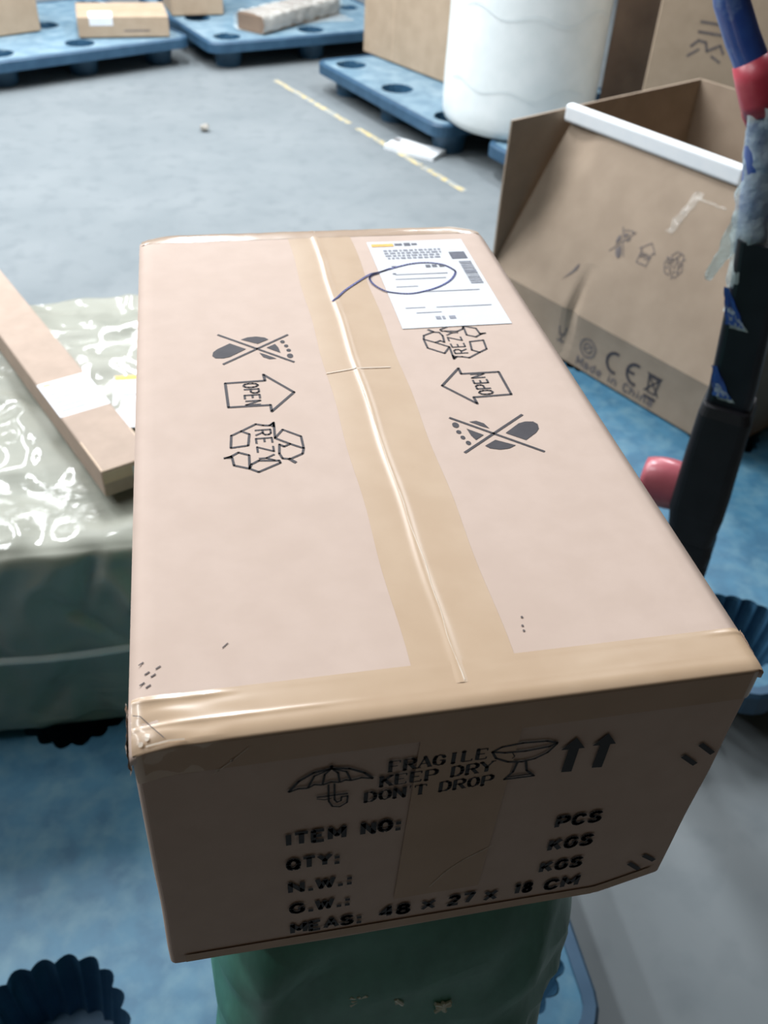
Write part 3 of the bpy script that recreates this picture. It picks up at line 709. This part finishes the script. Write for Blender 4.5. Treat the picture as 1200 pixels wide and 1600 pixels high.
mk('label_print', join(*[(q, [(0, 1, 2, 3)]) for q in lp2]), 'print_grey', sl)
mk('label_heading', ([SLP(27.4, -3.6, 63.02), SLP(27.4, -2.2, 63.02), SLP(28, -2.2, 63.02), SLP(28, -3.6, 63.02)], [(0, 1, 2, 3)]), 'orange', sl)
mk('end_label', ([SLP(-.06, .6, 58.4), SLP(-.06, 3.6, 58.4), SLP(-.06, 3.6, 62.3), SLP(-.06, .6, 62.3)], [(0, 1, 2, 3)]), 'paper', sl, 'pale sticker on the near end')

# ================================================================== BIG OPENED CARTON ON THE RIGHT
LC = Vector((90.7, 223.9)); U = Vector((40.5, -78.8)).normalized(); V_ = Vector((-U.y, U.x))
OW, OD, OH, OZ = 88.6, 84.7, 58.0, 15.65
def OB(u, v, z): return (LC.x+U.x*u+V_.x*v, LC.y+U.y*u+V_.y*v, z)
oc = OB(OW/2, OD/2, OZ)
ob = root('opened_carton', oc, 'large opened cardboard box with its front flap pushed in, right of the foreground box', 'box')
def slab(fn, th, nu=8, nv=8):
    """fn(u,v)->(p,normal); closed slab of thickness th going along -normal"""
    a = grid(lambda u, v: fn(u, v)[0], nu, nv); b = [tuple(Vector(fn(i/nu, j/nv)[0])-Vector(fn(i/nu, j/nv)[1])*th) for i in range(nu+1) for j in range(nv+1)]
    n = len(b); F = list(a[1])+[tuple(i+n for i in q[::-1]) for q in a[1]]
    for e in ([i*(nv+1) for i in range(nu+1)], [i*(nv+1)+nv for i in range(nu+1)], list(range(nv+1)), [nu*(nv+1)+j for j in range(nv+1)]):
        for p, q in zip(e, e[1:]): F.append((p, q, q+n, p+n))
    return a[0]+b, F
UN = Vector((U.x, U.y, 0)); VN = Vector((V_.x, V_.y, 0))
wob = lambda a, b, k: .5*noise.noise((a*.04, b*.04, k))
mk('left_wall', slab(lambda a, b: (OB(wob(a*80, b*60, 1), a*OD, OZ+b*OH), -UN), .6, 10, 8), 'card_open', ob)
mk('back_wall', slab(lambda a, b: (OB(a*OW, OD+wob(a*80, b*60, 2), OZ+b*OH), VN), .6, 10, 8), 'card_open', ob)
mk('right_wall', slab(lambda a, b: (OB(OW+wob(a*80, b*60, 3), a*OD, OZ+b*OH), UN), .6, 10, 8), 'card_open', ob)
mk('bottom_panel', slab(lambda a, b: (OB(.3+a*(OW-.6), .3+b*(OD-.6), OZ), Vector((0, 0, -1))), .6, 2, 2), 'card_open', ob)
def dent(u):  # torn dent in the lower front face
    return 1.6*math.exp(-((u-32.8)/1.6)**2)
fh = 15.2
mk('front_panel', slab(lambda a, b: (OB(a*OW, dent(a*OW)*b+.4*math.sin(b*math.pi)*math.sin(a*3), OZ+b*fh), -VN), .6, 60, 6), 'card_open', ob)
tl = Vector((V_.x*.43, V_.y*.43, .903)); tn = (UN.cross(tl)).normalized()
if tn.dot(VN) > 0: tn = -tn
def PN(u, s, l=0):
    b = -2.0*math.exp(-((u-9)/6)**2)*s/45 + 1.2*math.sin(u/88*math.pi)*math.sin(s/45*math.pi)
    d = dent(u)*max(0, 1-s/14)
    gg = 0
    c = Vector(OB(u, 0, OZ+fh))+tl*s+tn*(b-d+gg+l)
    return tuple(c)
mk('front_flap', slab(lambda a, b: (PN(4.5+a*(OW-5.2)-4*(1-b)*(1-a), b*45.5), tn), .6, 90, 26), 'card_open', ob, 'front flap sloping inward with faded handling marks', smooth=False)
mk('tape_remnant', grid(lambda u, v: PN(48.8+2.2*u+2.5*v+noise.noise((v*5, u*3, 0)), 29+11.5*v, .25+.2*noise.noise((u*5, v*8, 1))), 5, 16), 'film_thin', ob, 'torn clear tape left on the flap', smooth=True)
mk('tape_remnant', grid(lambda u, v: PN(52+9*u, 38.8+.5*v+noise.noise((u*6, 0, 3))*.5, .25), 8, 2), 'film_thin', ob)
mk('cut_slit', place2d(poly([(25.6, 6.6), (27.6, 9.6), (28.8, 12.3), (29.3, 12.2), (29.0, 10.6), (28.0, 9.2)]), lambda x, y, l: PN(x, y, .13)), 'ink_faint', ob, 'dark gouge in the flap')
for nm, fn, u0, s0, sc_ in (('footprint_mark', foot_mark, 38.6, 22.3, 1.55), ('arrow_mark', open_mark, 46.9, 22.0, 1.45), ('recycling_mark', recycle_mark, 55.8, 22.4, 1.5)):
    mk(nm, place2d(fn(), lambda x, y, l: PN(u0+x*sc_*.85, s0+y*sc_, .12)), 'ink_faint', ob)
ffm = lambda x, y, l: OB(x, dent(x)*(y/fh)+.4*math.sin(y/fh*math.pi)*math.sin(x/OW*3)-.12, OZ+y)
mk('printed_text', place2d(text2d('Made in China', 38.2, .9, 27.5, 2.9, .17, .22), ffm), 'ink_faint', ob)
arc = lambda cx, cy, r, a0, a1: [(cx+r*math.cos(math.radians(a0+(a1-a0)*k/12)), cy+r*math.sin(math.radians(a0+(a1-a0)*k/12))) for k in range(13)]
mk('printed_letter', place2d(stroke(arc(51.0, 7.3, 2.9, 75, 285), .85), ffm), 'ink', ob)
mk('printed_letter', place2d(join(stroke(arc(58.2, 7.3, 2.9, 75, 285), .85), stroke([(55.4, 7.3), (57.8, 7.3)], .8)), ffm), 'ink', ob)
mk('round_mark', place2d(join(ring(41, 7.2, 2.7, .5), ring(41, 7.2, 1.4, .45), stroke([(39.5, 6.2), (42.5, 8.4)], .4)), ffm), 'ink_faint', ob)
mk('bin_mark', place2d(join(stroke([(63.0, 4.8), (62.4, 9.3), (66, 9.3), (65.4, 4.8)], .45, True), stroke([(62, 9.9), (66.4, 9.9)], .5), stroke([(61.8, 4.6), (66.6, 10.2)], .4), stroke([(66.6, 4.6), (61.8, 10.2)], .4), bar(62.2, 2.9, 66.2, 3.7)), ffm), 'ink', ob)
mk('glass_mark', place2d(join(stroke([(29.6, 9.3), (30.1, 6.9), (31.6, 6.9), (32.0, 9.3)], .4), stroke([(30.8, 6.9), (30.8, 4.8)], .4), stroke([(29.6, 4.8), (32, 4.8)], .5)), ffm), 'ink_faint', ob)
# white foam bar lying on the flap's top edge
q0, q1 = Vector(PN(2.6, 46.3)), Vector(PN(61.6, 46.3)); qd = (q1-q0); ql = qd.length; qd.normalize()
bar_c = (q0+q1)/2+Vector((0, 0, 1.3))-VN*.4
mt = Matrix((( qd.x, -V_.x*0+tn.x, 0), (qd.y, tn.y, 0), (qd.z, tn.z, 1)))
bz = Vector((0, 0, 1)); bz = (bz-qd*bz.dot(qd)).normalized(); by = bz.cross(qd)
bv = box((0, 0, 0), (ql, 3.0, 4.6), 0, .8, 3)
tag(mk('foam_strip', ([tuple(bar_c+qd*x+by*y+bz*z) for x, y, z in bv[0]], bv[1]), 'white', None, smooth=False, loc=tuple(bar_c)), 'white foam strip lying along the top of the opened carton flap', 'strip')

# ================================================================== TRUCK HANDLE ON THE RIGHT
pt = root('pallet_truck', (82.5, 79, 0), 'blue and black steel handle column bound with film and red tape, at the right edge', 'pallet truck')
hz_ = Vector((82-4.3, 79+22.1)).normalized(); hs = Vector((hz_.y, -hz_.x))          # view-ward axis only used to orient the flat column
mk('handle_tube', tube([(67.4, 90.6, 134), (68.8, 89.2, 128.8), (70.7, 87.7, 125.1), (72.6, 86.2, 121.9), (74.8, 84.6, 117.1), (75.6, 84.0, 112), (76.6, 83.3, 106), (77.4, 82.7, 100)], 2.05, 18), 'steel_blue', pt, smooth=True)
mk('red_tape', tube([(72.0, 86.7, 122.9), (73.0, 85.9, 121.0), (74.1, 85.2, 118.8), (74.7, 84.7, 117.2)], [2.2, 2.5, 2.6, 2.25], 20), 'red_tape', pt, 'red tape wound round the handle', smooth=True)
mk('red_tape', join(tube([(73.0, 86.4, 118.6), (73.6, 86.0, 116.6), (74.4, 85.2, 114.4)], [1.1, .9, .3], 10)), 'red_tape', pt, 'loose torn end of red tape', smooth=True)
def column(zs, cx, cy, wx, wy):
    rg = []
    for z, x, y, a, b in zip(zs, cx, cy, wx, wy):
        rg.append([(x+hs.x*u*a+hz_.x*v*b, y+hs.y*u*a+hz_.y*v*b, z) for u, v in rrect(-1, -1, 1, 1, .35, 4)])
    return loft(rg)
mk('column', column([102, 96, 88, 80, 72], [78.3, 79.1, 79.8, 80.4, 80.7], [82.1, 81.4, 80.9, 80.4, 80.2], [3.0, 3.2, 3.3, 3.3, 3.2], [2.6]*5), 'black', pt, smooth=False)
mk('pump_housing', column([77.5, 76, 68, 58, 55.5, 52], [80.5, 80.6, 80.8, 81.1, 81.3, 81.4], [80.3, 80.2, 80.1, 79.8, 79.7, 79.6], [3.5, 3.9, 4.1, 4.3, 4.0, 3.6], [3.6, 4, 4.2, 4.4, 4.2, 3.8]), 'black_dull', pt)
mk('pump_base', column([53, 50, 47.5, 46, 44, 30, 14, 6], [81.7]*8, [79.4]*8, [3.2, 3.8, 3.6, 4.0, 3.9, 3.4, 3.4, 3.2], [3.6]*8), 'black_dull', pt)
def patch(z0, z1, u0, u1, seed):
    def fn(u, v):
        z = z0+(z1-z0)*v; k = (z-80)/22
        cx_, cy_ = 80.4-.105*(z-80)*.95, 80.4+.085*(z-80)
        uu = (u0+(u1-u0)*u*(1-.75*v)+.9*(.5-v))+.4*noise.noise((v*4, u*3, seed)); d_ = 2.85+.2*noise.noise((u*5, v*6, seed+3))
        return (cx_+hs.x*uu-hz_.x*d_, cy_+hs.y*uu-hz_.y*d_, z)
    return grid(fn, 8, 10)
for z0, z1 in ((90, 94), (78.8, 82.2)):  # blue reflections painted as patches on the column, film scraps beside them
    mk('blue_reflection', patch(z0+.4, z1+1.6, -2.9, -.2, z0), 'steel_blue', pt, 'blue reflection painted on the column', smooth=True)
    mk('film_patch', patch(z0, z1-1, -2.2, .4, z0+7), 'film_pole', pt, 'clear film stuck to the column', smooth=True)
for sgn in (-1, 1):
    c = Vector((82.2, 79.2, 7.2))+Vector((hs.x, hs.y, 0))*5.8*sgn
    rgs = [[(c.x+hs.x*o+hz_.x*rr*math.cos(t*math.pi/12), c.y+hs.y*o+hz_.y*rr*math.cos(t*math.pi/12), c.z+rr*math.sin(t*math.pi/12)) for t in range(24)] for o, rr in ((-1.8, 6.4), (-1.4, 7.1), (1.4, 7.1), (1.8, 6.4))]
    mk('wheel', loft(rgs), 'black_dull', pt, smooth=False)
mk('axle', tube([(82.2-hs.x*6, 79.2-hs.y*6, 7.2), (82.2+hs.x*6, 79.2+hs.y*6, 7.2)], 1.2, 10), 'black', pt)
lv = []
for i in range(9):
    f = i/8; c = Vector((73.2+f*6.6, 85.8-f*4.6, 59.5)); a = 4.6*math.sin(math.pi*(.2+.6*f))**.5
    lv.append([(c.x+hz_.x*3.2*math.cos(t*math.pi/8), c.y+hz_.y*3.2*math.cos(t*math.pi/8), c.z+a*math.sin(t*math.pi/8)) for t in range(16)])
mk('pedal', loft(lv), 'red', pt, 'red plastic pedal', smooth=True)
# stretch film bunched round the handle and hanging loose
fm = []
for i in range(40):
    f = i/39; z = 118.5-27*f; x = 75.0+3.4*f; y = 84.4-2.5*f; rg = []
    for t in range(28):
        th = 2*math.pi*t/28; r_ = 2.35+.7*noise.noise((math.cos(th)*1.3, math.sin(th)*1.3+3, f*8))+.5*noise.noise((th*2, f*20, 2))
        rg.append((x+r_*math.cos(th), y+r_*math.sin(th), z))
    fm.append(rg)
mk('film_wrap', loft(fm, cap=False), 'film_pole', pt, 'clear film bunched round the handle', smooth=True)
fm = []
for i in range(14):
    f = i/13; x = 75.6+(-1.9)*f+.0; y = 83.6+1.4*f-.4; z = 105-9.5*f; rg = []
    for t in range(12):
        th = 2*math.pi*t/12; r_ = (1.5-.9*f)*(1+.5*noise.noise((th, f*6, 4))); rg.append((x+hs.x*r_*math.cos(th), y+hs.y*r_*math.cos(th), z+.8*r_*math.sin(th)))
    fm.append(rg)
mk('film_tail', loft(fm), 'film_pole', pt, 'loose hanging tail of film', smooth=True)

# ================================================================== FAR CARTONS AND ROLL
def carton(name, c, size, rz, mat, label, z0=15.65, tape=True, lab=None, group=None):
    r_ = root(name, (c[0], c[1], z0), label, 'box', group)
    a = math.radians(rz)
    mk('body', box((c[0], c[1], z0+size[2]/2), size, a, .5), mat, r_)
    ca, sa = math.cos(a), math.sin(a)
    P = lambda u, v, z: (c[0]+u*ca-v*sa, c[1]+u*sa+v*ca, z0+z)
    hx, hy, hz = size[0]/2, size[1]/2, size[2]
    if tape:
        path = [(-hx-.06, hz-7), (-hx-.06, hz-.3), (-hx+.3, hz+.05), (0, hz+.05), (hx-.3, hz+.05), (hx+.06, hz-.3), (hx+.06, hz-7)]
        mk('packing_tape', grid(lambda u, v: P(path[round(u*6)][0], -2.5+5*v, path[round(u*6)][1]), 6, 1), 'tape', r_)
        mk('flap_seam', ([P(-hx+.4, -.12, hz+.09), P(hx-.4, -.12, hz+.09), P(hx-.4, .12, hz+.09), P(-hx+.4, .12, hz+.09)], [(0, 1, 2, 3)]), 'card_edge', r_)
    return r_, P
# carton with label on the far left pallet
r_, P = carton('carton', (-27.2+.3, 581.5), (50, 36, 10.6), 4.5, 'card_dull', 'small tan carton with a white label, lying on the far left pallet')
def fold(u0, u1, down, back):
    pth_ = [(-18.08, 10.3-down), (-18.08, 10.1), (-17.6, 10.68), (-18+back, 10.72)]
    return grid(lambda u, v: P(u0+(u1-u0)*u, pth_[round(v*3)][0], pth_[round(v*3)][1]), 1, 3)
mk('label', fold(-18.5, -5.8, 4.2, 13), 'paper', r_, 'white label folded over the top edge')
mk('printed_text', ([P(0, -18.1, 3.2), P(14, -18.1, 3.2), P(14, -18.1, 3.8), P(0, -18.1, 3.8)], [(0, 1, 2, 3)]), 'ink_faint', r_)
# plain carton left of it (its right front corner stands at -72, 577)
a = math.radians(33); cc = Vector((-72.2, 577.6))+Vector((-math.cos(a), -math.sin(a)))*22+Vector((-math.sin(a), math.cos(a)))*20
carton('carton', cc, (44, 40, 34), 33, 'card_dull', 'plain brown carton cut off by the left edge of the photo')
# carton behind on the second far pallet
a = math.radians(9); cc = Vector((1.2, 616.5))+Vector((math.cos(a), math.sin(a)))*16.4+Vector((-math.sin(a), math.cos(a)))*17
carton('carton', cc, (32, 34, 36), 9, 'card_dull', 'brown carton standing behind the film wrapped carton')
# carton seen at the very top between the left cartons
# tall plain carton on the pallet by the yellow line
a0 = LP(-4, 33.5); dr = Vector((141.2-105.8, 466-535.1)).normalized(); nr = Vector((-dr.y, dr.x))
cc = Vector((105.8, 535.1))+dr*36+nr*32
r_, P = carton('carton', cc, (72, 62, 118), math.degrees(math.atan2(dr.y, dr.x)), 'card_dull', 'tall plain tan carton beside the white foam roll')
mk('panel_crease', ([P(-10, -31.08, 1), P(-9.4, -31.08, 1), P(-9.4, -31.08, 30), P(-10, -31.08, 30)], [(0, 1, 2, 3)]), 'card_edge', r_)
# carton right of the roll, its shade put into a darker brown
va, vb = Vector((.89, -.455)), Vector((.455, .89))
cc = Vector((200.5, 413))+va*22+vb*25
carton('carton', cc, (44, 50, 110), -27.1, 'card_brown', 'carton just right of the white foam roll, shade painted dark brown')
# large carton with print, behind the opened carton
fc = Vector((188, 345)); cc = fc+va*42+vb*26
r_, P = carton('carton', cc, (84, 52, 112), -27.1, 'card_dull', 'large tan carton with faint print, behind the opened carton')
fp_ = lambda x, y, l: P(-42+x, -26.1, y)
pr_ = join(stroke([(16, 55), (27, 54.5)], .9), stroke([(16, 58.5), (27, 58)], .9), stroke([(14.5, 49.5), (17, 52), (20, 51.5), (21, 48.5), (25.5, 51), (27.5, 48)], .9), stroke([(14, 46), (18, 49)], .8), stroke([(23, 47), (27, 45)], .8))
mk('printed_mark', place2d(pr_, fp_), 'ink_faint', r_)
mk('printed_mark', place2d(join(*[bar(9+k*2.4, 67, 10.8+k*2.4, 71.5) for k in range(4)]), fp_), 'ink_faint', r_)
# white foam roll
rc = Vector((159, 411)); rr0 = 35.5
fr_ = root('foam_roll', (rc.x, rc.y, 15.6), 'tall thick white foam roll standing on the far pallets', 'roll')
rg = []
for z, r_k in ((15.6, 30), (15.8, 32.5), (17, 34.3), (20, 35.3), (26, 35.6), (40, 35.5), (60, 35.4), (80, 35.5), (100, 35.6), (125, 35.4), (127, 34.6), (127.5, 33)):
    rg.append([(rc.x+(r_k+.35*noise.noise((math.cos(t*math.pi/40)*2, math.sin(t*math.pi/40)*2, z*.03)))*math.cos(t*math.pi/40), rc.y+(r_k+.35*noise.noise((math.cos(t*math.pi/40)*2, math.sin(t*math.pi/40)*2, z*.03)))*math.sin(t*math.pi/40), z) for t in range(80)])
mk('foam_layers', loft(rg), 'foam', fr_, smooth=True)
def wavy(z0, a0, a1, am):
    V, F = [], []
    n = 40
    for i in range(n+1):
        t = math.radians(a0+(a1-a0)*i/n); z = z0+am*math.sin(i*.42)+am*.6*math.sin(i*.17+1)
        for dz in (0, .5): V.append((rc.x+35.95*math.cos(t), rc.y+35.95*math.sin(t), z+dz))
    for i in range(n): F.append((2*i, 2*i+1, 2*i+3, 2*i+2))
    return V, F
mk('foam_edge', join(wavy(36, 190, 300, 1.6), wavy(66, 200, 320, 1.8)), 'foam_seam', fr_, 'faint wavy layer edges')

# film wrapped long carton on the second far pallet
fd = Vector((.69, .724)); fn_ = Vector((-.724, .69)); f0 = Vector((46.5, 578.5)); fl = 78
cc = f0+fd*(fl/2); ang = math.atan2(fd.y, fd.x)
fw = root('film_wrapped_carton', (cc.x, cc.y, 15.6), 'long brown carton bundled in shiny clear film on the far pallet', 'box')
mk('body', box((cc.x, cc.y, 20.2), (fl, 20, 9), ang, .5), 'card_brown', fw)
def fsk(u, v):
    a = u*(fl+3)-1.5; th = v*2*math.pi; p = .45
    b = math.copysign(abs(math.cos(th))**p, math.cos(th))*11.2; z = math.copysign(abs(math.sin(th))**p, math.sin(th))*5.4
    k = 1+.12*noise.noise((a*.16, b*.2, z*.3))
    q = f0+fd*a+fn_*(b*k); return (q.x, q.y, max(15.55, 20.6+z*k+(1.2*noise.noise((a*.2, b*.3, 5)) if z > 0 else 0)))
mk('film_wrap', grid(fsk, 50, 36), 'film', fw, 'wrinkled shiny film', smooth=True)
mk('loose_film', grid(lambda u, v: (54+60*u-7*v, 577+13+20*u*.9+19*v-8*u*0, 16.0+.5*noise.noise((u*5, v*4, 0))+.6*(v > .97)), 24, 10), 'film_thin', fw, 'loose sheet of clear film trailing on the deck', smooth=True)
# white scrap on the yellow line and a little crumb of litter
sp = Vector((111.5, 415.0)); sa = math.radians(-42)
sv = grid(lambda u, v: (sp.x+(u-.5)*27*math.cos(sa)-(v-.5)*13*math.sin(sa), sp.y+(u-.5)*27*math.sin(sa)+(v-.5)*13*math.cos(sa), 2.2+.6*noise.noise((u*3, v*3, 0))), 12, 6)
nb = len(sv[0]); low = [(x, y, .1) for x, y, z in sv[0]]
fs = list(sv[1])+[tuple(i+nb for i in q[::-1]) for q in sv[1]]
for e in ([i*7 for i in range(13)], [i*7+6 for i in range(13)], list(range(7)), [12*7+j for j in range(7)]):
    for p, q in zip(e, e[1:]): fs.append((p, q, q+nb, p+nb))
ws = root('foam_offcut', (sp.x, sp.y, 0), 'flat white foam offcut lying on the yellow floor line', 'offcut')
mk('slab', (sv[0]+low, fs), 'white', ws)
mk('stain', disc(0, 0, 1) and ([(sp.x-7+2.0*math.cos(k*.6283), sp.y+9+1.5*math.sin(k*.6283), 2.95) for k in range(10)], [tuple(range(10))]), 'ink_faint', ws, 'small dark spot')
db = []
bm = bmesh.new(); bmesh.ops.create_icosphere(bm, subdivisions=2, radius=2.2)
for v in bm.verts:
    v.co *= 1+.5*noise.noise(v.co*.9); v.co.z *= .8
    v.co += Vector((13, 449, 0))
mz = min(v.co.z for v in bm.verts)
for v in bm.verts: v.co.z -= mz
tag(mk('paper_scrap', bm_vf(bm), 'debris', None, loc=(13, 449, 0)), 'tiny crumpled beige scrap alone on the open concrete floor', 'litter')

for o in bpy.data.objects:      # tiny print and scuffs nobody could pick apart singly
    if o.name.split('.')[0] in ('label_print', 'scuff_marks', 'printed_text', 'printed_mark', 'tape_wrinkle', 'foam_edge', 'glass_mark', 'bin_mark', 'round_mark'):
        o['kind'] = 'stuff'
